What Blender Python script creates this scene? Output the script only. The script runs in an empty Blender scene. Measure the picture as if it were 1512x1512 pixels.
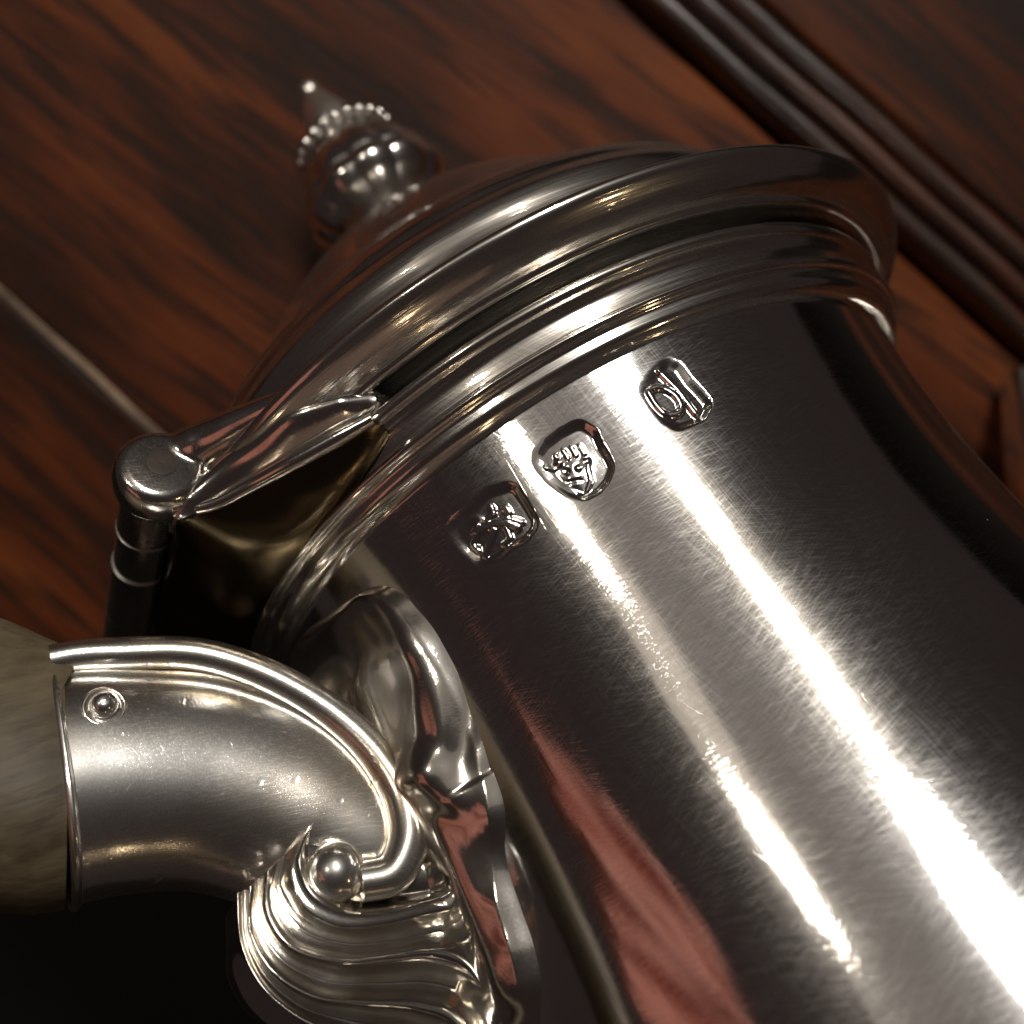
import bpy, math, random
import numpy as np
from mathutils import Matrix, Vector

# ------------------------------------------------------------------ camera, world, lamps, exposure
S = 0.04                     # one "unit" is the neck radius of the pot, 40 mm
H = 4.58                     # camera height over the table in units
scn = bpy.context.scene
COL = scn.collection
scn.view_settings.view_transform = 'Standard'
scn.view_settings.look = 'None'
scn.view_settings.exposure = 0.0
scn.view_settings.gamma = 1.0
cam_d = bpy.data.cameras.new("camera")
cam = bpy.data.objects.new("camera", cam_d)
COL.objects.link(cam)
cam.location = (0, 0, H * S)
cam.rotation_euler = (0, 0, 0)
cam_d.sensor_width = 36
cam_d.lens = 36 * 1700 / 1512
cam_d.clip_start = 0.005
cam_d.clip_end = 50
cam_d.dof.use_dof = True
cam_d.dof.focus_distance = 2.42 * S
cam_d.dof.aperture_fstop = 22
scn.camera = cam

world = bpy.data.worlds.new("World")
scn.world = world
world.use_nodes = True
bg = world.node_tree.nodes["Background"]
bg.inputs[0].default_value = (1.0, 0.72, 0.68, 1)
bg.inputs[1].default_value = 0.019

TARGET = Vector((0.25 * S, -0.45 * S, 2.3 * S))


def lamp(name, direction, dist, radiance, color, size, size_y=None, shape='DISK'):
    d = Vector(direction).normalized()
    L = bpy.data.lights.new(name, 'AREA')
    L.shape = shape
    L.size = size
    if size_y:
        L.size_y = size_y
    area = math.pi * size * size / 4 if shape == 'DISK' else size * (size_y or size)
    L.energy = radiance * math.pi * area
    L.color = color
    o = bpy.data.objects.new(name, L)
    COL.objects.link(o)
    o.location = TARGET + d * dist
    o.rotation_euler = d.to_track_quat('Z', 'Y').to_euler()
    return o


lamp("ceiling_lamp", (0.075, 0.765, 0.64), 1.5, 135.0, (1.0, 0.90, 0.74), 0.085)
lamp("ceiling_lamp", (0.15, 0.625, 0.765), 1.5, 38.0, (1.0, 0.96, 0.90), 0.33)
lamp("ceiling_lamp", (-0.425, 0.445, 0.79), 1.5, 75.0, (1.0, 0.91, 0.78), 0.105)
lamp("streak_haze_fill", (-0.45, 0.53, 0.72), 1.6, 0.26, (1.0, 0.86, 0.68), 0.27)  # no real shade: dim disc added to put haze along the left streak
lamp("glint_lamp", (0.30, -0.72, 0.55), 1.2, 16.0, (1.0, 0.74, 0.42), 0.045)  # unseen warm lamp placed for golden glints on the lid band
lamp("glint_lamp", (-0.25, -0.80, 0.50), 1.2, 12.0, (1.0, 0.78, 0.50), 0.04)  # second unseen lamp, also there for the lid band's glints
lamp("ceiling_glow", (-0.12, 0.58, 0.80), 1.9, 0.13, (1.0, 0.89, 0.78), 1.4, 1.2, 'RECTANGLE')
lamp("glint_lamp", (0.82, -0.28, 0.50), 1.2, 30.0, (1.0, 0.74, 0.42), 0.05)  # unseen lamp added to make a glint at the lid's right end
lamp("red_reflection_fill", (0.1, -0.78, 0.45), 1.4, 0.075, (1.0, 0.60, 0.42), 1.5, 0.45, 'RECTANGLE')  # unseen weak panel added to give the lid band reddish reflections

# ------------------------------------------------------------------ helpers
random.seed(7)
rng = np.random.default_rng(7)


def link(name, me, mat, parent=None):
    o = bpy.data.objects.new(name, me)
    COL.objects.link(o)
    if mat:
        me.materials.append(mat)
    if parent:
        o.parent = parent
    return o


def mesh_from(verts, faces, uvs=None, smooth=True, name="m", sharp=48):
    me = bpy.data.meshes.new(name)
    me.from_pydata([tuple(v) for v in verts], [], faces)
    if uvs is not None:
        lay = me.uv_layers.new(name="UVMap")
        idx = np.empty(len(me.loops), dtype=np.int32)
        me.loops.foreach_get("vertex_index", idx)
        lay.data.foreach_set("uv", np.asarray(uvs, dtype=np.float32)[idx].ravel())
    if smooth:
        me.polygons.foreach_set("use_smooth", [True] * len(me.polygons))
    me.update()
    if smooth and sharp:
        me.set_sharp_from_angle(angle=math.radians(sharp))
    return me


def grid_mesh(P, uv=None, close_u=False, close_v=False, caps=False, flip=False, mask=None, sharp=48):
    """P[n,m,3]; quads between neighbouring rows and columns."""
    n, m = P.shape[:2]
    faces = []
    for i in range(n if close_u else n - 1):
        i2 = (i + 1) % n
        for j in range(m if close_v else m - 1):
            if mask is not None and not mask[i, j]:
                continue
            j2 = (j + 1) % m
            q = (i * m + j, i2 * m + j, i2 * m + j2, i * m + j2)
            faces.append(q[::-1] if flip else q)
    if caps:
        a = tuple(range(m))
        b = tuple((n - 1) * m + j for j in range(m))
        faces.append(a if not flip else a[::-1])
        faces.append(b[::-1] if not flip else b)
    V = P.reshape(-1, 3)
    U = None if uv is None else uv.reshape(-1, 2)
    if mask is not None:
        used = sorted({k for f in faces for k in f})
        rm = {k: i for i, k in enumerate(used)}
        faces = [tuple(rm[k] for k in f) for f in faces]
        V = V[used]
        U = U[used] if U is not None else None
    return mesh_from(V, faces, U, sharp=sharp)


def smooth_path(pts, n, closed=False):
    """Catmull-Rom through pts (k, d) -> n samples"""
    p = np.asarray(pts, float)
    k = len(p)
    seg = np.linalg.norm(np.diff(p[:, :3], axis=0), axis=1)
    t = np.concatenate([[0], np.cumsum(seg)])
    tt = np.linspace(0, t[-1], n)
    out = np.empty((n, p.shape[1]))
    m = np.gradient(p, t, axis=0)
    for i, x in enumerate(tt):
        j = min(max(np.searchsorted(t, x) - 1, 0), k - 2)
        h = t[j + 1] - t[j]
        s = (x - t[j]) / h
        out[i] = ((2 * s**3 - 3 * s**2 + 1) * p[j] + (s**3 - 2 * s**2 + s) * h * m[j]
                  + (-2 * s**3 + 3 * s**2) * p[j + 1] + (s**3 - s**2) * h * m[j + 1])
    return out


def lathe(profile, nseg=192, dense=None, wob=None):
    """profile (k,2) of R,z in units -> mesh in metres round local Z"""
    p = np.asarray(profile, float)
    if dense:
        p = smooth_path(p, dense)
    th = np.linspace(-np.pi, np.pi, nseg, endpoint=False)
    R = p[:, 0][:, None] * np.ones_like(th)
    if wob is not None:
        R = R * wob(p[:, 1][:, None], th[None, :])
    P = np.stack([R * np.cos(th), R * np.sin(th), p[:, 1][:, None] + 0 * th], -1) * S
    acc = np.concatenate([[0], np.cumsum(np.linalg.norm(np.diff(p, axis=0), axis=1))])
    uv = np.stack([th[None, :] + 0 * R, acc[:, None] + 0 * R], -1)
    return grid_mesh(P, uv, close_v=True, flip=True)


def tube(path, radius, nseg=20, caps=True):
    """round tube along path[n,3] in units; radius scalar or [n]"""
    p = np.asarray(path, float)
    n = len(p)
    r = np.broadcast_to(np.asarray(radius, float), (n,))
    T = np.gradient(p, axis=0)
    T /= np.linalg.norm(T, axis=1)[:, None]
    N = np.zeros_like(T)
    ref = np.array([0.13, 0.97, 0.2])
    N[0] = ref - T[0] * (ref @ T[0])
    N[0] /= np.linalg.norm(N[0])
    for i in range(1, n):
        v = N[i - 1] - T[i] * (N[i - 1] @ T[i])
        N[i] = v / np.linalg.norm(v)
    B = np.cross(T, N)
    a = np.linspace(0, 2 * np.pi, nseg, endpoint=False)
    P = p[:, None] + r[:, None, None] * (np.cos(a)[None, :, None] * N[:, None] + np.sin(a)[None, :, None] * B[:, None])
    L = np.concatenate([[0], np.cumsum(np.linalg.norm(np.diff(p, axis=0), axis=1))])
    uv = np.stack([a[None, :] * r[:, None], L[:, None] + 0 * a[None, :]], -1)
    return grid_mesh(P * S, uv, close_v=True, caps=caps, flip=True)


def empty(name, parent=None):
    o = bpy.data.objects.new(name, None)
    o.empty_display_size = 0.02
    COL.objects.link(o)
    if parent:
        o.parent = parent
    return o


def tag(o, label, cat, group=None):
    o['label'] = label
    o['category'] = cat
    if group:
        o['group'] = group
    return o


# ------------------------------------------------------------------ materials
class NT:
    def __init__(self, name):
        self.m = bpy.data.materials.new(name)
        self.m.use_nodes = True
        self.t = self.m.node_tree
        self.b = self.t.nodes["Principled BSDF"]

    def n(self, kind, **kw):
        x = self.t.nodes.new(kind)
        for k, v in kw.items():
            if k in x.inputs:
                x.inputs[k].default_value = v
            else:
                setattr(x, k, v)
        return x

    def l(self, a, b):
        self.t.links.new(a, b)

    def mapping(self, src, scale, rot=(0, 0, 0), loc=(0, 0, 0)):
        mp = self.n('ShaderNodeMapping')
        mp.inputs['Scale'].default_value = scale
        mp.inputs['Rotation'].default_value = rot
        mp.inputs['Location'].default_value = loc
        self.l(src, mp.inputs['Vector'])
        return mp.outputs[0]

    def noise(self, vec, scale, detail=2.0, rough=0.5):
        x = self.n('ShaderNodeTexNoise')
        x.inputs['Scale'].default_value = scale
        x.inputs['Detail'].default_value = detail
        x.inputs['Roughness'].default_value = rough
        self.l(vec, x.inputs['Vector'])
        return x.outputs['Fac']

    def ramp(self, fac, stops):
        r = self.n('ShaderNodeValToRGB')
        e = r.color_ramp.elements
        while len(e) < len(stops):
            e.new(0.5)
        for k, (p, c) in zip(e, stops):
            k.position = p
            k.color = c if len(c) == 4 else (*c, 1)
        self.l(fac, r.inputs[0])
        return r.outputs[0]

    def math(self, op, a, b=None, clamp=False):
        x = self.n('ShaderNodeMath', operation=op)
        x.use_clamp = clamp
        for i, v in enumerate((a, b)):
            if v is None:
                continue
            if isinstance(v, (int, float)):
                x.inputs[i].default_value = v
            else:
                self.l(v, x.inputs[i])
        return x.outputs[0]

    def mix(self, fac, a, b, blend='MIX'):
        x = self.n('ShaderNodeMix', data_type='RGBA', blend_type=blend)
        for i, v in ((0, fac), (6, a), (7, b)):
            if isinstance(v, (int, float)):
                x.inputs[i].default_value = v
            elif isinstance(v, tuple):
                x.inputs[i].default_value = v if len(v) == 4 else (*v, 1)
            else:
                self.l(v, x.inputs[i])
        return x.outputs[2]


def silver(name, base=(0.87, 0.835, 0.785), haze=0.10, hair=0.30, hrough=0.29, rough=0.085, scratch=1.0, tarnish=0.25, uv=False, wav=1.0,
           tcol=(0.42, 0.33, 0.21), aniso=0.0, pits=0.0):
    k = NT(name)
    tc = k.n('ShaderNodeTexCoord')
    ob = k.mapping(tc.outputs['Object'], (1 / S, 1 / S, 1 / S))
    sv = k.n('ShaderNodeVectorMath', operation='ADD').outputs[0]
    src = tc.outputs['UV'] if uv else ob
    # fine scratches in several directions, each a strongly stretched noise
    hs = []
    if uv == 'lathe':
        sets = [(0.0, 2.5, 260, 1.6), (0.05, 3, 300, 1.2), (-0.12, 6, 260, 0.7), (0.9, 8, 220, 0.35)]
    elif uv:
        sets = [(0.10, 15, 330, 0.8), (-0.22, 16, 360, 0.8), (0.42, 16, 340, 0.7), (-0.5, 17, 380, 0.6), (1.5, 7, 300, 0.45), (1.3, 6, 320, 0.4)]
    else:
        sets = [(0.2, 12, 300, 0.8), (1.2, 12, 320, 0.8), (-0.7, 12, 340, 0.8)]
    for i, (ang, lo, hi, amp) in enumerate(sets):
        v = k.mapping(src, (1, 1, 1), (0 if uv else ang * .7, 0 if uv else ang * 1.3, ang), (i * 3.1, i * 1.7, 0))
        v = k.mapping(v, (lo, hi, hi))
        nz = k.noise(v, 1.0, 1.0, 0.5)
        thr = k.ramp(nz, [(0.5, (0, 0, 0)), (0.78, (1, 1, 1))])
        gate = k.ramp(k.noise(k.mapping(src, (1, 1, 1), loc=(i * 5.3, 2.2 * i, i)), 2.6, 2.0),
                      [(0.38, (0.15,) * 3), (0.62, (1, 1, 1))])
        hs.append(k.math('MULTIPLY', thr, k.math('MULTIPLY', gate, amp)))
    tot = hs[0]
    for x in hs[1:]:
        tot = k.math('ADD', tot, x)
    hair_t = k.math('MULTIPLY', tot, 0.8, True)
    fine = k.noise(src if not uv else k.mapping(src, (1, 1, 1)), 110.0, 2.0)
    tot = k.math('ADD', tot, k.math('MULTIPLY', fine, 0.12))
    bp = k.n('ShaderNodeBump')
    bp.inputs['Strength'].default_value = 1.0
    bp.inputs['Distance'].default_value = 4.5e-6 * scratch
    k.l(tot, bp.inputs['Height'])
    wv = k.noise(ob, 2.2, 2.0, 0.45) if uv != 'lathe' else k.noise(k.mapping(src, (1.6, 9.0, 1.0)), 1.0, 3.0, 0.5)
    bw = k.n('ShaderNodeBump')
    bw.inputs['Strength'].default_value = 1.0
    bw.inputs['Distance'].default_value = 2.2e-4 * wav
    k.l(wv, bw.inputs['Height'])
    k.l(bw.outputs[0], bp.inputs['Normal'])
    last = bp.outputs[0]
    if uv is True:
        st = None
        for i, (ang, lo, hi) in enumerate(((1.45, 2.2, 560), (1.62, 3.0, 620), (1.1, 3.5, 600), (-0.2, 4, 620))):
            v = k.mapping(k.mapping(src, (1, 1, 1), (0, 0, ang), (i * 7.7, 3.1 * i, 0)), (lo, hi, hi))
            q = k.ramp(k.noise(v, 1.0, 0.0), [(0.835, (0, 0, 0)), (0.90, (1, 1, 1))])
            st = q if st is None else k.math('ADD', st, q)
        b4 = k.n('ShaderNodeBump')
        b4.inputs['Distance'].default_value = 0.5e-6
        k.l(st, b4.inputs['Height'])
        k.l(last, b4.inputs['Normal'])
        last = b4.outputs[0]
    if pits:
        pn = k.ramp(k.noise(ob, 26.0, 1.0), [(0.25, (0, 0, 0)), (0.33, (1, 1, 1))])
        b3 = k.n('ShaderNodeBump')
        b3.inputs['Distance'].default_value = 6e-5 * pits
        k.l(pn, b3.inputs['Height'])
        k.l(last, b3.inputs['Normal'])
        last = b3.outputs[0]
    k.l(last, k.b.inputs['Normal'])
    tm = k.ramp(k.noise(ob, 3.1, 5.0, 0.62), [(0.46, (0, 0, 0)), (0.72, (1, 1, 1))])
    fac = k.math('MULTIPLY', tm, tarnish)
    k.l(k.mix(fac, base, tcol), k.b.inputs['Base Color'])
    k.b.inputs['Metallic'].default_value = 1.0
    rg = k.math('ADD', k.math('MULTIPLY', fac, 0.18), k.math('MULTIPLY', k.noise(ob, 7.0, 3.0), rough * 0.9))
    k.l(k.math('ADD', rg, rough * 0.55), k.b.inputs['Roughness'])
    # worn-in hairline scratches scatter light: a second, rougher lobe that follows them
    g2 = k.n('ShaderNodeBsdfAnisotropic')
    g2.inputs['Roughness'].default_value = hrough
    g2.inputs['Anisotropy'].default_value = 0.0
    k.l(k.mix(fac, tuple(c * 0.97 for c in base), tcol), g2.inputs['Color'])
    k.l(bw.outputs[0], g2.inputs['Normal'])
    ms = k.n('ShaderNodeMixShader')
    k.l(k.math('ADD', k.math('MULTIPLY', hair_t, hair), haze, True), ms.inputs[0])
    k.l(k.b.outputs[0], ms.inputs[1])
    k.l(g2.outputs[0], ms.inputs[2])
    if uv is True:
        vo = k.n('ShaderNodeTexVoronoi')
        vo.inputs['Scale'].default_value = 17.0
        k.l(ob, vo.inputs['Vector'])
        rad_ = k.math('MULTIPLY', k.math('POWER', k.ramp(vo.outputs['Color'], [(0.0, (0, 0, 0)), (1.0, (1, 1, 1))]), 6.0), 0.055)
        dm = k.math('MULTIPLY', k.math('LESS_THAN', vo.outputs['Distance'], rad_), 0.45)
        df = k.n('ShaderNodeBsdfDiffuse')
        df.inputs['Color'].default_value = (0.55, 0.52, 0.48, 1)
        m2 = k.n('ShaderNodeMixShader')
        k.l(dm, m2.inputs[0])
        k.l(ms.outputs[0], m2.inputs[1])
        k.l(df.outputs[0], m2.inputs[2])
        ms = m2
    k.l(ms.outputs[0], k.t.nodes['Material Output'].inputs['Surface'])
    if aniso:
        tg = k.n('ShaderNodeTangent', direction_type='UV_MAP')
        tg.uv_map = "UVMap"
        k.l(tg.outputs[0], k.b.inputs['Tangent'])
        k.b.inputs['Anisotropic'].default_value = aniso
    return k.m


def oak(name, tone=1.0, seed=0.0, ang=0.0, gloss=0.40, spec=0.13):
    k = NT(name)
    tc = k.n('ShaderNodeTexCoord')
    ob = k.mapping(tc.outputs['Object'], (1 / S,) * 3, (0, 0, ang), (seed * 3.7, seed * 1.3, seed))
    warp = k.n('ShaderNodeMix', data_type='VECTOR')
    wob = k.noise(k.mapping(ob, (0.5, 0.9, 0.9)), 1.0, 2.0)
    wv = k.n('ShaderNodeCombineXYZ')
    k.l(k.math('MULTIPLY', wob, 0.22), wv.inputs[1])
    ad = k.n('ShaderNodeVectorMath', operation='ADD')
    k.l(ob, ad.inputs[0])
    k.l(wv.outputs[0], ad.inputs[1])
    ob = ad.outputs[0]
    broad = k.noise(k.mapping(ob, (0.4, 1.1, 1.1)), 1.0, 4.0, 0.6)
    band = k.noise(k.mapping(ob, (0.35, 6.0, 6.0)), 1.0, 3.0, 0.55)
    p1 = k.noise(k.mapping(ob, (1.2, 13.0, 13.0), loc=(5, 2, 1)), 1.0, 2.0, 0.5)
    p2 = k.noise(k.mapping(ob, (2.8, 31.0, 31.0), loc=(3, 1, 4)), 1.0, 2.0, 0.5)
    pores = k.math('ADD', k.math('MULTIPLY', p1, 0.66), k.math('MULTIPLY', p2, 0.34))
    fleck = k.noise(k.mapping(ob, (5.0, 44.0, 44.0), loc=(1, 7, 1)), 1.0, 2.0, 0.6)
    f = k.math('ADD', k.math('MULTIPLY', broad, 0.72), k.math('MULTIPLY', band, 0.28))
    c = k.ramp(f, [(0.38, (0.034 * tone, 0.0095 * tone, 0.0030 * tone)), (0.52, (0.130 * tone, 0.029 * tone, 0.0068 * tone)),
                   (0.68, (0.27 * tone, 0.072 * tone, 0.016 * tone))])
    dark = k.ramp(pores, [(0.43, (1, 1, 1)), (0.53, (0, 0, 0))])
    c = k.mix(k.math('MULTIPLY', dark, 0.80), c, (0.016, 0.0075, 0.0045, 1))
    fl = k.ramp(fleck, [(0.60, (0, 0, 0)), (0.75, (1, 1, 1))])
    c = k.mix(k.math('MULTIPLY', fl, 0.22), c, (0.12 * tone, 0.055 * tone, 0.025 * tone, 1))
    k.l(c, k.b.inputs['Base Color'])
    bp = k.n('ShaderNodeBump')
    bp.inputs['Distance'].default_value = 1.6e-4
    k.l(k.math('ADD', pores, k.math('MULTIPLY', fleck, 0.4)), bp.inputs['Height'])
    k.l(bp.outputs[0], k.b.inputs['Normal'])
    k.l(k.math('ADD', k.math('MULTIPLY', broad, 0.3), gloss - 0.02), k.b.inputs['Roughness'])
    k.b.inputs['Specular IOR Level'].default_value = spec
    return k.m


M_BODY = silver("polished_silver_body", base=(0.86, 0.84, 0.82), uv=True, rough=0.055, scratch=0.36, haze=0.03, hair=0.27, hrough=0.25, tarnish=0.10, wav=0.5)
M_LID = silver("polished_silver_lid", uv='lathe', haze=0.20, hair=0.35, rough=0.09, scratch=0.9, tarnish=0.22, wav=0.8)
M_SPOUT = silver("polished_silver_spout", rough=0.09, scratch=0.6, tarnish=0.2)
M_NECK = silver("polished_silver_moulding", uv='lathe', haze=0.14, hair=0.35, rough=0.075, scratch=0.8, tarnish=0.30, wav=0.45)
M_SOCK = silver("worn_silver_socket", haze=0.30, hair=0.30, hrough=0.36, rough=0.12, scratch=1.0, tarnish=0.5, wav=2.4, pits=0.45, base=(0.86, 0.84, 0.80), tcol=(0.60, 0.44, 0.24))
M_LEAF = silver("cast_silver_leaf", haze=0.09, hair=0.12, hrough=0.33, rough=0.085, scratch=0.5, tarnish=0.6, wav=2.6, base=(0.79, 0.76, 0.71), tcol=(0.34, 0.26, 0.15))
M_HINGE = silver("hinge_silver", rough=0.12, scratch=1.0, tarnish=0.35, wav=1.5)
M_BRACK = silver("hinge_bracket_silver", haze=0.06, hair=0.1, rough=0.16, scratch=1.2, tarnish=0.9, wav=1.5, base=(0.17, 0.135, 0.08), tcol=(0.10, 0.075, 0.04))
M_SPIRE = silver("spire_silver", haze=0.50, hair=0.2, hrough=0.45, rough=0.10, scratch=0.3, tarnish=0.3, wav=0.5)
M_FIN = silver("finial_silver", haze=0.20, hair=0.2, rough=0.08, scratch=0.3, tarnish=0.35, wav=0.5)


def plain(name, col, rough=0.6, metal=0.0, nscale=40, var=0.35, bump=0.0):
    k = NT(name)
    tc = k.n('ShaderNodeTexCoord')
    ob = k.mapping(tc.outputs['Object'], (1 / S,) * 3)
    nz = k.noise(ob, nscale, 4.0, 0.6)
    lo = tuple(c * (1 - var) for c in col)
    hi = tuple(min(1, c * (1 + var)) for c in col)
    k.l(k.ramp(nz, [(0.3, lo), (0.7, hi)]), k.b.inputs['Base Color'])
    k.b.inputs['Roughness'].default_value = rough
    k.b.inputs['Metallic'].default_value = metal
    if bump:
        bp = k.n('ShaderNodeBump')
        bp.inputs['Distance'].default_value = bump
        k.l(nz, bp.inputs['Height'])
        k.l(bp.outputs[0], k.b.inputs['Normal'])
    return k.m


def grip_wood():
    k = NT("grey_handle_wood")
    tc = k.n('ShaderNodeTexCoord')
    ob = k.mapping(tc.outputs['Object'], (1 / S,) * 3, (0.2, 0.6, 0.3))
    a = k.noise(k.mapping(ob, (2.4, 1.2, 2.4)), 1.0, 4.0, 0.6)
    b = k.noise(k.mapping(tc.outputs['Object'], (9 / S, 42 / S, 42 / S), (0.3, 0.5, 0.9)), 1.0, 3.0, 0.6)
    c = k.ramp(k.math('ADD', k.math('MULTIPLY', a, 0.62), k.math('MULTIPLY', b, 0.38)),
               [(0.36, (0.060, 0.042, 0.023)), (0.5, (0.110, 0.084, 0.047)), (0.66, (0.18, 0.142, 0.085))])
    k.l(c, k.b.inputs['Base Color'])
    k.b.inputs['Roughness'].default_value = 0.55
    bp = k.n('ShaderNodeBump')
    bp.inputs['Distance'].default_value = 0.8e-4
    k.l(b, bp.inputs['Height'])
    k.l(bp.outputs[0], k.b.inputs['Normal'])
    return k.m


M_GRIP = grip_wood()
M_FLOOR = plain("dark_floor", (0.010, 0.008, 0.006), 0.7)
M_PIN = plain("worn_iron_pin", (0.045, 0.034, 0.024), 0.5, 0.2, 12, 0.5, 6e-5)
M_CLOTH = plain("salmon_cloth", (0.56, 0.22, 0.17), 0.85, 0, 60, 0.12)

# ------------------------------------------------------------------ table and floor
DANG = math.radians(-42.0)
d2 = np.array([math.cos(DANG), math.sin(DANG)])
n2 = np.array([-d2[1], d2[0]])


def strip(name, profile, x0, x1, mat, parent, nx=2, jitter=0.0):
    """a long piece along the grain with a (n, z) cross-section, its object axes along the grain"""
    pr = np.asarray(profile, float)
    xs = np.linspace(x0, x1, nx)
    P = np.zeros((nx, len(pr), 3))
    P[:, :, 0] = xs[:, None]
    P[:, :, 1] = pr[None, :, 0]
    P[:, :, 2] = pr[None, :, 1]
    if jitter:
        w = smooth_path(np.stack([np.linspace(x0, x1, 60), rng.normal(0, jitter, 60), rng.normal(0, jitter, 60)], -1), nx)
        P[:, :, 1] += w[:, 1][:, None]
        P[:, :, 2] += w[:, 2][:, None] * 0.4
    me = grid_mesh(P * S, None, close_v=True, caps=True, flip=False)
    me.polygons.foreach_set("use_smooth", [False] * len(me.polygons))
    o = link(name, me, mat, parent)
    o.rotation_euler = (0, 0, DANG)
    return o


def board_profile(n0, n1, top=0.0, th=0.5, r=0.03):
    pts = []
    for a in np.linspace(90, 0, 6):
        pts.append((n1 - r + r * math.cos(math.radians(a)), top - r + r * math.sin(math.radians(a))))
    pts += [(n1, top - th), (n0, top - th)]
    for a in np.linspace(180, 90, 6):
        pts.append((n0 + r + r * math.cos(math.radians(a)), top - r + r * math.sin(math.radians(a))))
    return pts[::-1]


table = empty("oak_table")
tag(table, "dark stained oak chest top with a moulded strip, under the silver coffee pot", "table")
X0, X1 = -8, 6.5
strip("board", board_profile(-1.80, -0.715), X0, X1, oak("oak_left", 0.72, 1.0, 0.02), table, 80, 0.004)
strip("board", board_profile(-0.705, 1.80), X0, X1, oak("oak_middle", 0.82, 2.2, -0.10), table, 80, 0.004)
strip("board", board_profile(2.17, 3.9, 0.02), X0, X1, oak("oak_right", 0.45, 5.5, 0.03), table, 2)


def bead_profile():
    pts = [(1.81, -0.5), (1.81, -0.06)]
    for c, r, z in ((1.885, 0.05, 0.03), (1.985, 0.045, 0.05), (2.085, 0.05, 0.04)):
        for a in np.linspace(170, 10, 9):
            pts.append((c + r * math.cos(math.radians(a)), z + r * math.sin(math.radians(a)) * 1.1))
        pts.append((c + r + 0.002, z - 0.05))
    pts += [(2.165, 0.0), (2.165, -0.5)]
    return pts


strip("moulding", bead_profile(), X0, X1, oak("oak_moulding", 0.55, 3.3, 0.0, 0.24, 0.9), table, 80, 0.003)
k_ = plain("dusty_seam", (0.27, 0.19, 0.13), 0.5, 0.0, 5, 0.6, 4e-5)
strip("seam", [(-0.728, -0.05), (-0.732, -0.012), (-0.722, 0.004), (-0.706, 0.006), (-0.696, -0.004), (-0.694, -0.05)][::-1], X0, X1, k_, table, 160, 0.004)
strip("front_panel", [(-1.70, -0.52), (-1.70, -15), (-1.60, -15), (-1.60, -0.52)][::-1], X0, X1, oak("oak_front", 0.5, 9.1), table, 2)

fl = link("floor", mesh_from(np.array([(-80, -80, -15), (80, -80, -15), (80, 80, -15), (-80, 80, -15)]) * S, [(0, 1, 2, 3)]), M_FLOOR)
fl['kind'] = 'structure'

# ------------------------------------------------------------------ the pot's frame
aC = np.array([-0.4828505, -0.78895841, 0.38000003])       # axis towards the finial, camera frame (x right, y down, z away)
e1 = np.array([-0.85294048, 0.52200818, 0.0])
e2 = np.cross(aC, e1)
PH = math.radians(35)
hC = math.cos(PH) * e1 + math.sin(PH) * e2                 # towards the handle
tC = np.cross(aC, hC)
cC = np.array([0.244, 0.068, 3.33])
fl3 = np.array([1, -1, -1])
pot = empty("coffee_pot")
Mx = Matrix.Identity(4)
for i, v in enumerate((hC * fl3, tC * fl3, aC * fl3)):
    for r_ in range(3):
        Mx[r_][i] = v[r_]
ow = np.array([cC[0], -cC[1], H - cC[2]]) * S
for r_ in range(3):
    Mx[r_][3] = ow[r_]
pot.matrix_world = Mx
tag(pot, "old silver coffee pot with hallmarks and domed lid lying on dark oak", "coffee pot")


def px_of(P):
    """photograph pixel of a local point in units: used only to trace the stamps on the body"""
    Q = cC + P[..., 0:1] * hC + P[..., 1:2] * tC + P[..., 2:3] * aC
    return 756 + 1700 * Q[..., 0] / Q[..., 2], 756 + 1700 * Q[..., 1] / Q[..., 2]


def body_r(z):
    s = -np.asarray(z, float)
    x = s - 0.5
    r = np.where(s <= 0.5, 0.97 - .15 * s + .2 * s * s, .945 + .05 * x + .10 * x * x - .04 * x**3)
    return r


def sdf_poly(px, py, poly):
    """signed distance to a closed polygon, negative inside"""
    p = np.asarray(poly, float)
    d = np.full(px.shape, 1e9)
    inside = np.zeros(px.shape, bool)
    for i in range(len(p)):
        a, b = p[i], p[(i + 1) % len(p)]
        ab = b - a
        t = np.clip(((px - a[0]) * ab[0] + (py - a[1]) * ab[1]) / (ab @ ab), 0, 1)
        dd = np.hypot(px - a[0] - t * ab[0], py - a[1] - t * ab[1])
        d = np.minimum(d, dd)
        c = ((a[1] > py) != (b[1] > py)) & (px < (b[0] - a[0]) * (py - a[1]) / (b[1] - a[1] + 1e-12) + a[0])
        inside ^= c
    return np.where(inside, -d, d)


def sdf_seg(px, py, pts):
    d = np.full(px.shape, 1e9)
    for a, b in zip(pts[:-1], pts[1:]):
        a = np.array(a, float)
        b = np.array(b, float)
        ab = b - a
        t = np.clip(((px - a[0]) * ab[0] + (py - a[1]) * ab[1]) / (ab @ ab + 1e-9), 0, 1)
        d = np.minimum(d, np.hypot(px - a[0] - t * ab[0], py - a[1] - t * ab[1]))
    return d


def sstep(x, a, b):
    t = np.clip((x - a) / (b - a), 0, 1)
    return t * t * (3 - 2 * t)


def rounded(poly, k=0.5):
    p = np.array(poly, float)
    c = p.mean(0)
    r = np.abs(sdf_poly(c[0:1], c[1:2], p))[0] * k
    q = p - c
    return c + q * (1 - r / np.linalg.norm(q, axis=1))[:, None], r


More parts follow.
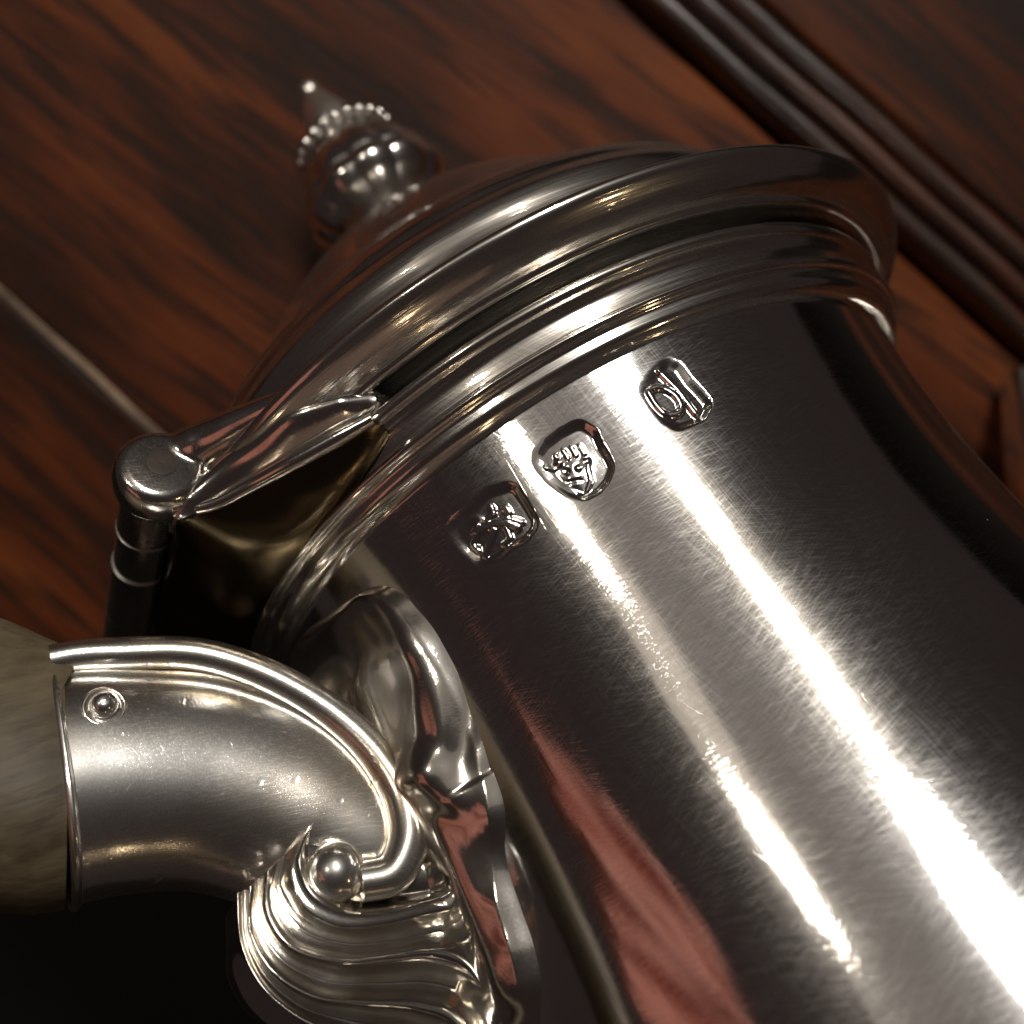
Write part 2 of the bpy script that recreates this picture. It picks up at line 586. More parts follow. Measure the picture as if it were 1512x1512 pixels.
POLY1 = [(946, 568), (966, 542), (981, 531), (992, 534), (1016, 556), (1040, 588), (1047, 602), (1040, 616), (1018, 628), (1003, 633), (985, 626), (960, 600)]
POLY2 = [(855, 622), (868, 628), (884, 650), (899, 676), (903, 694), (896, 711), (882, 727), (866, 735), (846, 732), (822, 720), (803, 702), (788, 676), (800, 655), (825, 634)]
POLY3 = [(660, 780), (690, 748), (728, 721), (758, 717), (774, 738), (790, 768), (782, 784), (752, 810), (728, 828), (704, 832), (686, 820), (668, 800)]


def dot(x, y, cx, cy, r, h):
    return h * np.exp(-((x - cx)**2 + (y - cy)**2) / (r * r))


def stroke(x, y, pts, w, h):
    return h * (1 - sstep(sdf_seg(x, y, pts), w * 0.35, w))


def marks_height(x, y):
    out = np.zeros(x.shape)
    near = []
    for poly, depth in ((POLY1, 0.011), (POLY2, 0.014), (POLY3, 0.011)):
        q, rad = rounded(poly)
        d = sdf_poly(x, y, q) - rad
        g = np.clip((x - q[:, 0].min() + rad) / (np.ptp(q[:, 0]) + 2 * rad), 0, 1)
        out -= depth * (0.22 + 1.0 * g) * (1 - sstep(d, -8 - 10 * (1 - g), 5))
        near.append(d)
    # right punch: a date letter, stem and bowl
    h = stroke(x, y, [(974, 548), (1002, 574), (1028, 607)], 7, 0.013)
    th = np.linspace(-3.0, 3.0, 22)
    bowl = [(983 + 24 * math.cos(t) + 2 * math.sin(t), 591 + 19 * math.sin(t) + 7 * math.cos(t)) for t in th]
    h = np.maximum(h, stroke(x, y, bowl, 7, 0.013))
    out += 0.6 * h * (1 - sstep(near[0], -8, -3))
    # middle punch: a crowned head in a shield
    h = dot(x, y, 845, 697, 19, 0.012) + dot(x, y, 846, 716, 13, 0.006)
    for cx, cy in ((820, 672), (831, 664), (843, 659), (855, 656)):
        h = np.maximum(h, stroke(x, y, [(cx, cy), (cx + 7, cy + 12)], 4.5, 0.010))
    h = h + dot(x, y, 824, 684, 6, 0.007) + dot(x, y, 866, 678, 6, 0.007)
    h = h - dot(x, y, 836, 694, 5, 0.007) - dot(x, y, 853, 689, 5, 0.007) - stroke(x, y, [(839, 711), (856, 707)], 4, 0.005)
    h = np.maximum(h, stroke(x, y, [(818, 692), (806, 690)], 5, 0.009))
    h = np.maximum(h, stroke(x, y, [(867, 688), (872, 706), (866, 722)], 5, 0.009))
    out += 0.5 * h * (1 - sstep(near[1], -8, -3))
    # left punch: a small walking beast
    h = stroke(x, y, [(702, 784), (716, 776), (732, 772), (748, 772), (760, 777)], 10, 0.011)
    for seg in ([(724, 748), (727, 760), (720, 766)], [(738, 751), (746, 749), (750, 756), (745, 764), (754, 766), (768, 770)],
                [(729, 782), (722, 800), (714, 820)], [(746, 780), (751, 793), (742, 803)], [(704, 788), (697, 804), (706, 813)]):
        h = np.maximum(h, stroke(x, y, seg, 6, 0.0105))
    h = np.maximum(h, dot(x, y, 705, 775, 9, 0.012))
    out += 0.5 * h * (1 - sstep(near[2], -8, -3))
    return out


# body: one fine grid, the three punched marks cut out of it as parts of their own
az = np.radians(np.concatenate([np.linspace(-180, 32, 210, endpoint=False), np.arange(32, 78, 0.14), np.linspace(78, 180, 110, endpoint=False)]))
zs = np.concatenate([np.linspace(0.03, -0.36, 170), np.linspace(-0.37, -2.62, 90)])
Zg, Ag = np.meshgrid(zs, az, indexing='ij')
Rg = body_r(Zg)
base = np.stack([Rg * np.cos(Ag), Rg * np.sin(Ag), Zg], -1)
px, py = px_of(base)
hh = np.where((Ag < math.radians(80)) & (Ag > math.radians(30)) & (Zg > -0.4), marks_height(px, py), 0.0)
# planished surface: shallow dents
hh += 0.0012 * np.sin(Ag * 5 + Zg * 3) * np.sin(Zg * 4.2 + 0.6)
Rg2 = Rg + hh
Pb = np.stack([Rg2 * np.cos(Ag), Rg2 * np.sin(Ag), Zg], -1)
uvb = np.stack([Ag, Zg], -1)
mask = np.ones((len(zs), len(az)), bool)
boxes = []
for poly in (POLY1, POLY2, POLY3):
    d = sdf_poly(px, py, poly)
    sel = (d < 12) & (Ag > math.radians(32)) & (Ag < math.radians(77.5)) & (Zg > -0.36)
    ii, jj = np.where(sel)
    boxes.append((ii.min(), ii.max(), jj.min(), jj.max()))
for i0, i1, j0, j1 in boxes:
    mask[i0:i1, j0:j1] = False
# normals of the whole grid so that the seams round the marks cannot be seen
du = np.gradient(Pb, axis=1)
du[:, 0] = Pb[:, 1] - Pb[:, -1]
du[:, -1] = Pb[:, 0] - Pb[:, -2]
dv = np.gradient(Pb, axis=0)
Nb = np.cross(du, -dv)
Nb /= np.linalg.norm(Nb, axis=-1)[..., None]
sgn = np.sign((Nb[..., :2] * Pb[..., :2]).sum(-1))[..., None]
Nb *= sgn


def body_piece(name, mk, mat, parent, close):
    me = grid_mesh(Pb * S, uvb, close_v=close, flip=False, mask=mk, sharp=None)
    key = {}
    if close:
        flat_used = None
    # recover the grid index of each kept vertex (same order as grid_mesh)
    n, m = mk.shape
    keep = np.zeros((n, m), bool)
    ii, jj = np.where(mk[:n - 1])
    for i, j in zip(ii, jj):
        if not close and j >= m - 1:
            continue
        j2 = (j + 1) % m
        keep[i, j] = keep[i + 1, j] = keep[i, j2] = keep[i + 1, j2] = True
    nn = Nb.reshape(-1, 3)[keep.ravel()]
    me.normals_split_custom_set_from_vertices(nn.tolist())
    return link(name, me, mat, parent)


mask[-1, :] = False
body = body_piece("body", mask, M_BODY, pot, True)
MARKS = ["date letter punch in a square with clipped corners", "crowned animal head punch in a shield", "walking animal punch in a rounded oblong"]
for (i0, i1, j0, j1), lab in zip(boxes, MARKS):
    mk = np.zeros_like(mask)
    mk[i0:i1, j0:j1] = True
    o = body_piece("hallmark", mk, M_BODY, body, False)
    o['label'] = lab

foot = link("foot", lathe([(1.10, -2.60), (1.0, -2.72), (0.86, -2.80), (0.80, -2.86), (0.86, -2.93), (0.98, -2.98), (1.02, -3.03), (1.0, -3.06), (0.9, -3.05), (0.0, -3.0)], 128, 60), M_BODY, pot)

# neck moulding between body and lid
neck_prof = [(0.955, -0.014), (0.985, -0.013), (1.004, -0.006), (1.014, 0.006), (1.016, 0.018), (1.018, 0.027), (1.022, 0.031), (1.036, 0.035), (1.042, 0.043), (1.036, 0.052),
             (1.022, 0.056), (1.016, 0.062), (1.016, 0.072), (1.018, 0.090), (1.022, 0.105), (1.032, 0.116), (1.036, 0.122), (1.046, 0.126), (1.054, 0.135), (1.054, 0.147), (1.044, 0.155), (1.018, 0.156), (0.985, 0.140), (0.98, 0.05)]
link("neck_moulding", lathe(neck_prof, 256, 150), M_NECK, pot)

lid_prof = [(0.86, 0.06), (0.915, 0.06), (0.92, 0.204), (1.05, 0.201), (1.062, 0.192), (1.068, 0.186), (1.078, 0.183), (1.087, 0.185), (1.090, 0.190), (1.091, 0.193), (1.096, 0.194), (1.115, 0.198), (1.140, 0.208), (1.160, 0.221), (1.174, 0.232), (1.182, 0.241), (1.186, 0.251), (1.181, 0.262),
            (1.170, 0.268), (1.158, 0.268), (1.150, 0.266), (1.138, 0.270), (1.110, 0.283), (1.065, 0.302), (1.025, 0.320), (1.000, 0.342), (0.987, 0.372), (0.985, 0.415), (0.988, 0.450), (0.984, 0.480), (0.972, 0.498), (0.962, 0.508), (0.956, 0.520), (0.948, 0.545), (0.93, 0.578), (0.895, 0.612),
            (0.85, 0.645), (0.80, 0.685), (0.75, 0.735), (0.70, 0.80), (0.63, 0.885), (0.55, 0.965), (0.45, 1.045), (0.34, 1.105), (0.22, 1.15), (0.14, 1.175), (0.10, 1.20)]
lid = link("lid", lathe(lid_prof, 256, 260), M_LID, pot)

# ------------------------------------------------------------------ finial
fin = empty("finial", pot)
FX, FY = 0.0, 0.0
bulb_prof = [(0.11, 1.17), (0.085, 1.19), (0.075, 1.22), (0.085, 1.245), (0.108, 1.258), (0.110, 1.275), (0.10, 1.285), (0.125, 1.30), (0.190, 1.330), (0.236, 1.372), (0.250, 1.405), (0.244, 1.43), (0.234, 1.445), (0.236, 1.46), (0.232, 1.49), (0.214, 1.545), (0.190, 1.588), (0.178, 1.60), (0.180, 1.62), (0.168, 1.645), (0.166, 1.672), (0.14, 1.685), (0.10, 1.690), (0.085, 1.70)]


def gad(z, th):
    w = np.clip((z - 1.285) / 0.05, 0, 1) * np.clip((1.64 - z) / 0.06, 0, 1)
    return 1 + w * 0.05 * (np.abs(np.cos(th * 5.5)) - 0.7)


bulb = link("bulb", lathe(bulb_prof, 224, 120, gad), M_FIN, fin)
spire_prof = [(0.115, 1.685), (0.112, 1.70), (0.098, 1.715), (0.088, 1.73), (0.096, 1.75), (0.093, 1.79), (0.076, 1.85), (0.057, 1.90), (0.042, 1.935), (0.030, 1.952), (0.034, 1.965), (0.036, 1.98), (0.029, 2.0), (0.013, 2.010), (0.0, 2.011)]
spire = link("spire", lathe(spire_prof, 64, 60), M_SPIRE, fin)
bd = lathe([(0.0, -0.019), (0.012, -0.0155), (0.019, 0.0), (0.012, 0.0155), (0.0, 0.019)], 14, 12)
bd.materials.append(M_FIN)
for zc, rc, nb, sc in ((1.666, 0.170, 24, 1.15), (1.268, 0.108, 18, 0.9)):
    for i in range(nb):
        t = 2 * math.pi * i / nb
        o = bpy.data.objects.new("bead", bd)
        COL.objects.link(o)
        o.parent = fin
        o.location = (rc * math.cos(t) * S, rc * math.sin(t) * S, zc * S)
        o.scale = (sc, sc, sc)
# the old finial leans a little
fin.location = (0.006 * S, 0.0, 0.0)

# ------------------------------------------------------------------ hinge
hinge = empty("hinge", pot)
HR, HZ = 1.235, 0.29


def knuckle(w0, w1, r, name="knuckle"):
    e = 0.003
    prof = [(0.0, w0), (r, w0), (r, w1), (0.0, w1)]
    me = lathe(np.array(prof), 48)
    o = link(name, me, M_HINGE, hinge)
    o.matrix_local = Matrix.Translation((HR * S, 0, HZ * S)) @ Matrix.Rotation(-math.pi / 2, 4, 'X')
    return o


for w0, w1 in ((-0.40, -0.192), (-0.19, 0.028), (0.030, 0.178), (0.18, 0.33)):
    knuckle(w0, w1, 0.067 if w0 != 0.030 else 0.065)


def extrude_profile(pts, w0, w1, bev=0.015, shear=None):
    """closed (R,z) outline thickened along w, edges rounded by inset rings"""
    p = np.asarray(pts, float)
    nx = np.roll(p, -1, 0) - np.roll(p, 1, 0)
    nrm = np.stack([nx[:, 1], -nx[:, 0]], -1)
    nrm /= np.linalg.norm(nrm, axis=1)[:, None]
    area = 0.5 * np.sum(p[:, 0] * np.roll(p[:, 1], -1) - np.roll(p[:, 0], -1) * p[:, 1])
    if area < 0:
        nrm = -nrm
    rings = []
    for a in np.linspace(0, 90, 5):
        rings.append((w0 + bev * (1 - math.sin(math.radians(a))), bev * (1 - math.cos(math.radians(90 - a)))))
    rings = [(w0 + bev * (1 - math.sin(math.radians(a))), bev * (1 - math.cos(math.radians(a)))) for a in np.linspace(90, 0, 5)]
    rings += [(w1 - bev * (1 - math.sin(math.radians(a))), bev * (1 - math.cos(math.radians(a)))) for a in np.linspace(0, 90, 5)]
    P = np.zeros((len(rings), len(p), 3))
    for i, (w, ins) in enumerate(rings):
        q = p - nrm * ins
        P[i, :, 0] = q[:, 0]
        P[i, :, 1] = w + (0 if shear is None else shear(q[:, 0]))
        P[i, :, 2] = q[:, 1]
    return grid_mesh(P * S, None, close_v=True, caps=True, flip=area > 0)


for w0 in (0.179, 0.029):
    rg = knuckle(w0 - 0.004, w0 + 0.004, 0.0695, "ring")
# near arm of the lid hinge: an eye round the pin and a tongue that follows the rim
EYE = []
eyep = [(0.0, 0.312), (0.080, 0.312), (0.096, 0.320), (0.100, 0.340), (0.100, 0.376), (0.094, 0.394), (0.082, 0.403), (0.06, 0.406), (0.0, 0.407)]
eye_m = lathe(eyep, 56, 50)
ER, EZ = HR - 0.018, HZ + 0.012
EYE.append((eye_m, Matrix.Translation((ER * S, 0, EZ * S)) @ Matrix.Rotation(-math.pi / 2, 4, 'X')))
ap = smooth_path(np.array([(1.185, 0.345, 0.338), (1.150, 0.365, 0.340), (1.105, 0.405, 0.330), (1.06, 0.462, 0.312), (1.005, 0.535, 0.290), (0.962, 0.602, 0.268)]), 60)
EYE.append((tube(ap, np.interp(np.linspace(0, 1, 60), [0, 0.25, 0.55, 0.9, 1], [0.052, 0.054, 0.042, 0.024, 0.010]), 24), None))
pin = link("pin", lathe([(0.0, 0.4085), (0.026, 0.410), (0.033, 0.409), (0.036, 0.404), (0.036, 0.33)], 32), M_PIN, hinge)
pin.matrix_local = Matrix.Translation((ER * S, 0, EZ * S)) @ Matrix.Rotation(-math.pi / 2, 4, 'X')

def arc(Rr, z, s, half):
    a = math.radians(half) * s
    return np.array([Rr * math.cos(a), Rr * math.sin(a), z])


def closed_loft(name, curves, mat, n=60, bulge=0.0, parent=hinge):
    """closed section through matching 3-D curves; the first span bulges outwards"""
    cs = [smooth_path(np.array(c, float), n) for c in curves]
    rows = []
    k = len(cs)
    for i in range(n):
        row = []
        for j in range(k):
            A = cs[j][i]
            B = cs[(j + 1) % k][i]
            m = 14 if j == 0 else 4
            for t in np.arange(m) / m:
                q = A * (1 - t) + B * t
                if j == 0 and bulge:
                    o = np.array([q[0], q[1] * 1.6, 0.0])
                    o /= np.linalg.norm(o)
                    q = q + o * bulge * math.sin(math.pi * t) * min(1, 8 * i / n, 8 * (n - 1 - i) / n)
                row.append(q)
        rows.append(row)
    return link(name, grid_mesh(np.array(rows) * S, None, close_v=True, caps=True), mat, parent)


# shelf of the bracket from the barrel to the neck: under face, edge, upper face
nb, mb = 90, 28
edge_h = smooth_path(np.array([(1.205, 0.0, 0.205), (1.205, 0.20, 0.205), (1.20, 0.345, 0.195), (1.145, 0.385, 0.170), (1.07, 0.445, 0.158), (1.00, 0.515, 0.142), (0.91, 0.590, 0.130), (0.845, 0.645, 0.122)]), nb // 2)
edge = np.concatenate([edge_h[::-1] * np.array([1, -1, 1]), edge_h[1:]])
rows = []
for i, q in enumerate(edge):
    s_ = (i / (len(edge) - 1)) * 2 - 1
    A = arc(1.022, 0.035 + 0.065 * abs(s_)**4, s_, 37.5)
    row = []
    for t in np.linspace(0, 1, mb):
        p_ = A * (1 - t) + q * t
        p_[2] -= 0.030 * math.sin(math.pi * t) * (1 - abs(s_)**3)
        row.append(p_)
    for t in np.linspace(1, 0, mb):
        p_ = A * (1 - t) + q * t
        p_[2] += 0.022 - 0.030 * math.sin(math.pi * t) * (1 - abs(s_)**3)
        row.append(p_)
    rows.append(row)
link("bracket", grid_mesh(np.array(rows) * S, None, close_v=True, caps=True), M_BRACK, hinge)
lip = edge[len(edge) // 2 + 14:]
link("bracket_lip", tube(lip + np.array([0.002, 0.004, 0.010]), np.interp(np.linspace(0, 1, len(lip)), [0, 0.2, 0.85, 1], [0.008, 0.014, 0.020, 0.014]), 16), M_HINGE, hinge)
# block under the rim that turns with the lid
up = [(1.225, 0.350, 0.200), (1.165, 0.385, 0.245), (1.11, 0.425, 0.268), (1.04, 0.495, 0.270), (0.97, 0.600, 0.250), (0.89, 0.640, 0.222), (0.825, 0.672, 0.190)]
dn = [(1.222, 0.362, 0.180), (1.13, 0.392, 0.178), (1.06, 0.455, 0.176), (1.00, 0.530, 0.168), (0.91, 0.612, 0.158), (0.85, 0.650, 0.154), (0.828, 0.668, 0.160)]
inn = lambda c, k: [(x * k, y * k, z) for x, y, z in c]
closed_loft("lid_block", [up, dn, inn(dn, 0.9), inn(up, 0.9)], M_HINGE, bulge=0.030)
mir = lambda c: [(x, -y, z) for x, y, z in c]
closed_loft("lid_block", [mir(up), mir(dn), mir(inn(dn, 0.9)), mir(inn(up, 0.9))], M_HINGE, bulge=0.0)
rows = []
for s_ in np.linspace(-1, 1, 40):
    A = arc(1.10, 0.215, s_, 27)
    B = np.array([1.20, 0.33 * s_, 0.300])
    r_ = [A * (1 - t) + B * t for t in np.linspace(0, 1, 10)]
    rows.append(r_ + [q + np.array([0, 0, 0.035]) for q in r_[::-1]])
link("lid_flange", grid_mesh(np.array(rows) * S, None, close_v=True, caps=True), M_HINGE, hinge)

# ------------------------------------------------------------------ handle socket
sock = empty("handle_socket", pot)


def swept(stations, n=90, m=72, expo=2.5, mod=None, cap=True):
    """stations: (R, z, half height in the handle plane, half width along w, w centre)"""
    st = smooth_path(np.array([(a, b, 0, c, d, e) for a, b, c, d, e in stations], float), n)
    c = st[:, :2]
    T = np.gradient(c, axis=0)
    T /= np.linalg.norm(T, axis=1)[:, None]
    N = np.stack([-T[:, 1], T[:, 0]], -1)
    a = np.linspace(0, 2 * np.pi, m, endpoint=False)
    ca, sa = np.cos(a), np.sin(a)
    ex = 2 / expo
    X = np.sign(ca) * np.abs(ca)**ex
    Y = np.sign(sa) * np.abs(sa)**ex
    P = np.zeros((n, m, 3))
    k = np.ones((n, m)) if mod is None else mod(np.linspace(0, 1, n)[:, None], a[None, :])
    hh_ = st[:, 3][:, None] * X[None] * k
    P[:, :, 0] = c[:, 0][:, None] + N[:, 0][:, None] * hh_
    P[:, :, 2] = c[:, 1][:, None] + N[:, 1][:, None] * hh_
    P[:, :, 1] = st[:, 5][:, None] + st[:, 4][:, None] * Y[None] * k
    L = np.linspace(0, 1, n)
    uv = np.stack([a[None, :] * 0.25 + 0 * L[:, None], L[:, None] + 0 * a[None]], -1)
    return grid_mesh(P * S, uv, close_v=True, caps=cap)


sock_st = [(1.570, -0.158, 0.256, 0.213, 0), (1.50, -0.173, 0.254, 0.214, 0), (1.40, -0.205, 0.252, 0.213, 0), (1.28, -0.255, 0.255, 0.21, 0), (1.17, -0.33, 0.26, 0.205, 0), (1.08, -0.43, 0.25, 0.20, 0), (1.01, -0.54, 0.22, 0.19, 0), (0.92, -0.66, 0.18, 0.17, 0)]
# thin rolled lip where the silver meets the wood
link("lip", swept([(1.580, -0.1560, 0.256, 0.213, 0), (1.574, -0.1572, 0.262, 0.218, 0), (1.566, -0.1588, 0.262, 0.218, 0), (1.560, -0.1600, 0.256, 0.212, 0)], 8), M_SOCK, sock)
for sg in (1, -1):
    strip_pts = [(1.528, sg * 0.152, 0.048), (1.48, sg * 0.155, 0.040), (1.40, sg * 0.164, 0.012), (1.24, sg * 0.178, -0.058), (1.13, sg * 0.19, -0.160), (1.04, sg * 0.195, -0.29), (0.99, sg * 0.20, -0.43), (0.985, sg * 0.20, -0.54), (1.015, sg * 0.198, -0.620), (1.075, sg * 0.192, -0.664), (1.140, sg * 0.184, -0.650)]
    sp = smooth_path(np.array(strip_pts), 90)
    rr = np.interp(np.linspace(0, 1, 90), [0, 0.1, 0.6, 0.85, 1], [0.034, 0.036, 0.038, 0.044, 0.040])
    link("scroll_edge", tube(sp, rr, 24), M_SOCK, sock)
    ballp = np.stack([np.sin(np.linspace(0, np.pi, 24)) * 0.062, -np.cos(np.linspace(0, np.pi, 24)) * 0.062], -1)
    b = link("scroll_boss", lathe(ballp, 40), M_SOCK, sock)
    b.location = (1.172 * S, sg * 0.168 * S, -0.607 * S)
    rv = link("rivet", lathe([(0.0, 0.030), (0.012, 0.028), (0.022, 0.020), (0.027, 0.006), (0.028, -0.004), (0.034, -0.004), (0.040, 0.0), (0.046, -0.006), (0.046, -0.03)], 32, 40), M_SOCK, sock)
    rv.matrix_local = Matrix.Translation((1.475 * S, sg * 0.213 * S, -0.115 * S)) @ Matrix.Rotation(-sg * math.pi / 2, 4, 'X')



def from_px(u, v, w):
    """local (R, w, z) of the point seen at a photograph pixel on the plane w"""
    A = np.array([[1, 0, -(u - 756) / 1700], [0, 1, -(v - 756) / 1700]])
    R_, z_ = np.linalg.solve(np.stack([A @ hC, A @ aC], 1), -A @ (cC + w * tC))
    return (R_, w, z_)


# fluted shell that curls out under the scroll: ridges and valleys run along it, mirrored about the handle's plane
SHELL = [
    (0.205, [(450, 1235), (432, 1285), (448, 1335), (500, 1366), (570, 1362), (640, 1345), (700, 1340), (737, 1368), (756, 1420), (772, 1480), (792, 1550)]),
    (0.150, [(420, 1262), (412, 1318), (440, 1366), (510, 1392), (580, 1388), (650, 1374), (698, 1376), (720, 1404), (737, 1444), (756, 1496), (778, 1560)]),
    (0.205, [(396, 1284), (394, 1342), (425, 1394), (500, 1420), (580, 1414), (650, 1410), (690, 1426), (710, 1452), (728, 1484), (747, 1526), (765, 1575)]),
    (0.118, [(382, 1296), (382, 1362), (412, 1414), (480, 1449), (560, 1452), (640, 1452), (688, 1468), (708, 1494), (722, 1526), (737, 1560), (750, 1595)]),
    (0.165, [(370, 1308), (371, 1378), (402, 1432), (462, 1471), (540, 1481), (620, 1488), (668, 1504), (694, 1534), (708, 1566), (720, 1595), (730, 1620)]),
    (0.070, [(360, 1314), (364, 1388), (392, 1444), (442, 1486), (512, 1507), (590, 1522), (645, 1544), (676, 1576), (690, 1604), (700, 1625), (708, 1645)]),
    (0.085, [(352, 1318), (358, 1392), (386, 1452), (434, 1497), (496, 1528), (568, 1552), (620, 1578), (650, 1606), (664, 1632), (674, 1650), (682, 1668)]),
    (0.0, [(352, 1322), (362, 1396), (394, 1458), (444, 1504), (508, 1538), (578, 1566), (626, 1594), (654, 1622), (668, 1646), (678, 1664), (686, 1682)]),
]
cur = [smooth_path(np.array([from_px(u, v, w) for u, v in c]), 300) for w, c in SHELL]
ring = cur + [c * np.array([1, -1, 1]) for c in cur[-2::-1]]
ring = np.stack(ring, 1)                                   # along, across
fine = np.stack([smooth_path(r_, 110) for r_ in ring])
inner = fine[:, ::-1].copy()
ctr = (fine[:, :1] + fine[:, -1:]) / 2
inner = ctr + (inner - ctr) * np.array([0.25, 0.8, 0.25]) + np.array([-0.06, 0, 0.04])
shell_P = np.concatenate([fine, inner], 1)

# leaf-edged plate soldered to the body behind the socket, veined towards its tip
zl = np.linspace(-0.05, -1.30, 200)
half = np.interp(-zl, [0.05, 0.065, 0.10, 0.16, 0.27, 0.42, 0.55, 0.66, 0.72, 0.85, 0.92, 1.02, 1.15, 1.25, 1.30], [3, 17, 23, 26, 27.5, 27.5, 26.2, 24.5, 23, 20, 19, 17.5, 13, 7, 1])
half = np.convolve(np.pad(half, 6, mode='edge'), np.ones(13) / 13, mode='valid')
half = half + np.where(-zl > 0.6, 0.45 * np.sin(-zl * 21 + 0.8), 0)
ss = np.linspace(-1, 1, 201)
TH = np.radians(half)[:, None] * ss[None]
ZZ = zl[:, None] + 0 * TH
ed = np.clip((1 - np.abs(ss))[None] * half[:, None] / 9.0, 0, 1)
dome = np.sqrt(1 - (1 - ed)**2)
r0 = body_r(ZZ)
near_ = np.stack([r0 * np.cos(np.abs(TH)), r0 * np.sin(np.abs(TH)), ZZ], -1)
ux, uy = px_of(near_ * 1.03)
hp = 0.022 * dome + 0.055 * (1 - ss**2)[None] * np.clip(-ZZ * 4, 0.2, 1) * dome
hp = hp + stroke(ux, uy, [(560, 870), (606, 920), (640, 1000), (645, 1090), (636, 1150)], 44, 0.016)
hp = hp + stroke(ux, uy, [(640, 1150), (664, 1200), (692, 1262), (720, 1330), (748, 1400), (775, 1480)], 46, 0.020)
hp = hp + stroke(ux, uy, [(640, 1150), (672, 1170), (706, 1192), (738, 1228)], 36, 0.008)
for cx, cy, rr_, h_ in ((733, 1226, 22, 0.030), (752, 1286, 20, 0.026), (750, 1336, 18, 0.020), (772, 1420, 18, 0.022), (600, 960, 30, 0.018), (700, 1100, 26, 0.012)):
    hp = hp + 0.22 * dot(ux, uy, cx, cy, rr_, h_)
hp = hp - stroke(ux, uy, [(690, 1215), (722, 1275), (742, 1320)], 26, 0.010) - stroke(ux, uy, [(600, 900), (640, 960), (672, 1040), (690, 1110)], 16, 0.008)
for _ in range(2):                                          # worn soft, as old castings are
    kz = np.ones(7) / 7
    hp = np.apply_along_axis(lambda c: np.convolve(np.pad(c, 3, mode='edge'), kz, mode='valid'), 0, hp)
    hp = np.apply_along_axis(lambda c: np.convolve(np.pad(c, 3, mode='edge'), kz, mode='valid'), 1, hp)
rt = r0 - 0.010 + hp * np.clip(dome * 1.5, 0, 1)
top = np.stack([rt * np.cos(TH), rt * np.sin(TH), ZZ], -1)
ri = r0 - 0.07
bot = np.stack([ri * np.cos(TH), ri * np.sin(TH), ZZ], -1)[:, ::-1]
plate_P = np.concatenate([top, bot], 1)


def raw(P, close_v=True, caps=True):
    me = grid_mesh(P * S, None, close_v=close_v, caps=caps, sharp=None)
    v = np.empty(len(me.vertices) * 3, np.float32)
    me.vertices.foreach_get("co", v)
    f = [tuple(p.vertices) for p in me.polygons]
    bpy.data.meshes.remove(me)
    return v.reshape(-1, 3), f


def fuse(name, meshes, voxel, smooth_n, mat, parent):
    """cast several closed forms into one skin and soften where they meet"""
    V, F, off = [], [], 0
    for v, f in meshes:
        V.append(v)
        F += [tuple(i + off for i in q) for q in f]
        off += len(v)
    tmp = bpy.data.objects.new("tmp", mesh_from(np.concatenate(V), F, sharp=None))
    COL.objects.link(tmp)
    rm = tmp.modifiers.new("r", 'REMESH')
    rm.mode = 'VOXEL'
    rm.voxel_size = voxel * S
    rm.use_smooth_shade = True
    sm = tmp.modifiers.new("s", 'SMOOTH')
    sm.factor = 0.5
    sm.iterations = smooth_n
    dg = bpy.context.evaluated_depsgraph_get()
    me = bpy.data.meshes.new_from_object(tmp.evaluated_get(dg))
    old = tmp.data
    bpy.data.objects.remove(tmp)
    bpy.data.meshes.remove(old)
    me.polygons.foreach_set("use_smooth", [True] * len(me.polygons))
    me.materials.clear()
    return link(name, me, mat, parent)


def mesh_raw(me, M=None):
    v = np.empty(len(me.vertices) * 3, np.float32)
    me.vertices.foreach_get("co", v)
    v = v.reshape(-1, 3)
    f = [tuple(p.vertices) for p in me.polygons]
    if M is not None:
        A = np.array(M)
        v = v @ A[:3, :3].T + A[:3, 3]
    return v, f


fuse("hinge_arm", [mesh_raw(m_, x_) for m_, x_ in EYE], 0.005, 8, M_HINGE, hinge)
link("tube", swept(sock_st, 110, 96, 2.05), M_SOCK, sock)
link("shell", grid_mesh(shell_P * S, None, close_v=True, caps=True, flip=True, sharp=None), M_LEAF, sock)
link("web", swept([(1.13, -0.63, 0.09, 0.160, 0), (1.04, -0.655, 0.115, 0.172, 0), (0.94, -0.68, 0.13, 0.178, 0), (0.84, -0.70, 0.12, 0.16, 0)], 40, 56, 2.2), M_LEAF, sock)
link("leaf_plate", grid_mesh(plate_P * S, None, close_v=True, caps=True, sharp=60), M_LEAF, sock)
for sg in (1, -1):
    dr = link("scroll_drum", lathe([(0.0, 0.0), (0.08, 0.0), (0.098, 0.006), (0.112, 0.020), (0.122, 0.045), (0.125, 0.17), (0.0, 0.18)], 48, 60), M_LEAF, sock)
    dr.matrix_local = Matrix.Translation((1.165 * S, sg * 0.158 * S, -0.605 * S)) @ Matrix.Rotation(sg * math.pi / 2, 4, 'X')

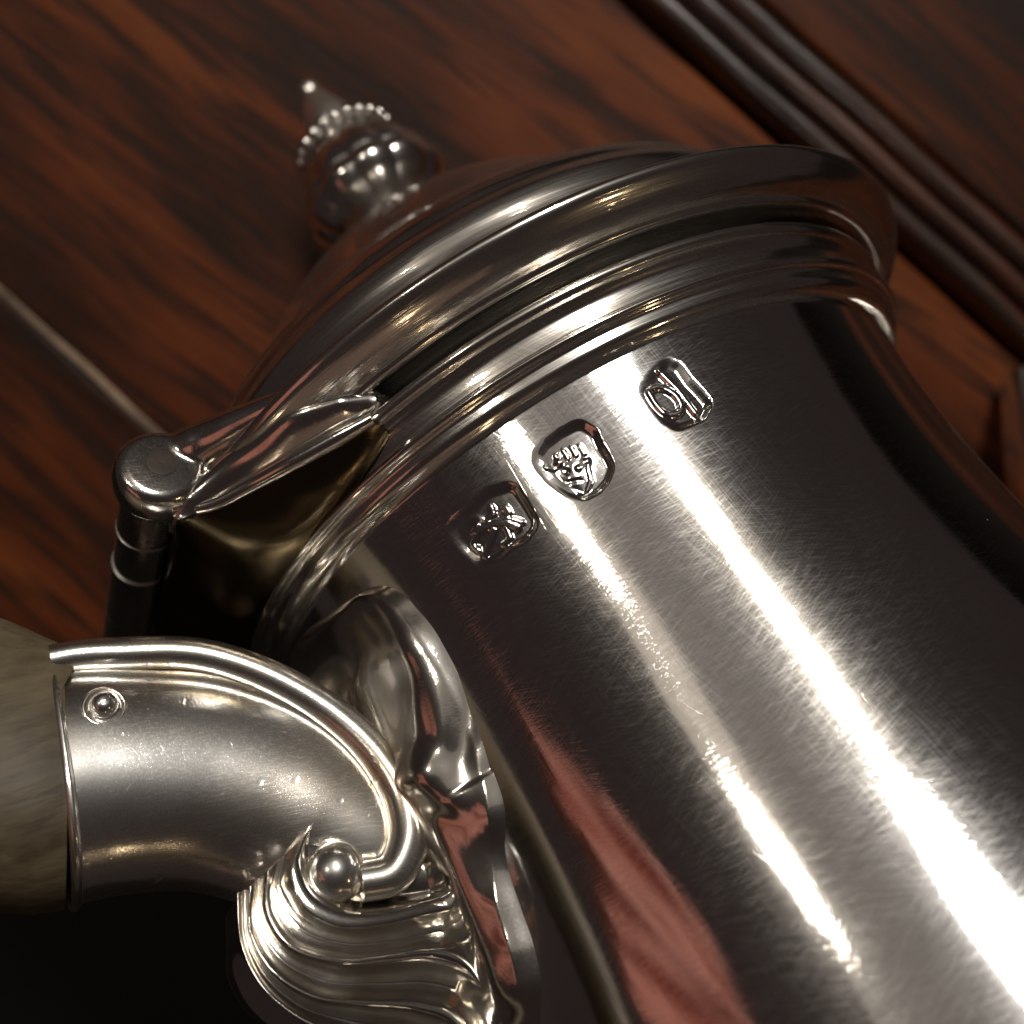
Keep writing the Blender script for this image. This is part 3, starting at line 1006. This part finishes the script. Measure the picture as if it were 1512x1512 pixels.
# ------------------------------------------------------------------ wooden grip and the lower socket
grip_st = [(1.566, -0.159, 0.258, 0.212, 0), (1.598, -0.148, 0.264, 0.216, 0), (1.64, -0.110, 0.283, 0.215, 0), (1.74, -0.05, 0.335, 0.22, 0), (1.92, 0.01, 0.34, 0.22, 0), (2.20, 0.05, 0.28, 0.21, 0), (2.48, -0.12, 0.22, 0.19, 0), (2.66, -0.42, 0.20, 0.18, 0), (2.64, -0.85, 0.19, 0.17, 0), (2.38, -1.30, 0.18, 0.16, 0), (2.12, -1.65, 0.17, 0.15, 0), (1.8, -1.88, 0.16, 0.14, 0), (1.5, -1.98, 0.15, 0.13, 0)]
link("grip", swept(grip_st, 140, 56, 2.3), M_GRIP, pot)
link("lower_socket", swept([(1.52, -1.975, 0.165, 0.145, 0), (1.40, -1.98, 0.16, 0.14, 0), (1.25, -2.0, 0.15, 0.13, 0), (1.02, -2.04, 0.13, 0.12, 0)], 30, 48, 2.3), M_SOCK, pot)

# ------------------------------------------------------------------ spout on the far side
sp_c = smooth_path(np.array([(-0.90, 0, -1.75, 0.30), (-1.15, 0, -1.68, 0.27), (-1.42, 0, -1.45, 0.225), (-1.60, 0, -1.10, 0.185), (-1.72, 0, -0.70, 0.155), (-1.90, 0, -0.32, 0.125), (-2.11, 0, -0.06, 0.10), (-2.20, 0, 0.05, 0.09)], float), 90)
link("spout", tube(sp_c[:, :3], sp_c[:, 3], 48), M_SPOUT, pot)

# ------------------------------------------------------------------ the cloth beside the pot, seen only as a reflection
n, m = 150, 200
nn_ = np.array([0.82, 0.42, 0.38])
nn_ /= np.linalg.norm(nn_)
t1 = np.array([-0.456, 0.89, 0.0])
t2 = np.array([-0.339, -0.174, 0.924])
a = np.linspace(0, 2 * np.pi, m, endpoint=False)
Ps = np.zeros((n, m, 3))
for i, y in enumerate(np.linspace(-0.93, 2.0, n)):
    lo = -1.35 + 0.05 * math.sin(y * 4)
    hi = -0.22 + (y + 1.2) * 0.33 + 0.07 * math.sin(y * 3.4 + 0.5) + 0.03 * math.sin(y * 9)
    x_ = (lo + hi) / 2 + (hi - lo) / 2 * np.cos(a)
    q_ = x_ - 0.33 * y
    fold = 0.10 * np.sin(q_ * 9 + y * 0.8) + 0.06 * np.sin(q_ * 17 - y * 1.2 + 1) + 0.03 * np.sin(q_ * 31 + y * 2.5)
    d_ = 0.10 * np.sin(a) + fold
    Ps[i] = np.array([-2.7, -0.2, 4.2]) + x_[:, None] * t1 + y * t2 + d_[:, None] * nn_
cl_ = link("folded_cloth", grid_mesh(Ps * S, None, close_v=True, caps=True, flip=True), M_CLOTH)
tag(cl_, "salmon pink folded cloth mirrored as a red band low on the silver body", "cloth")
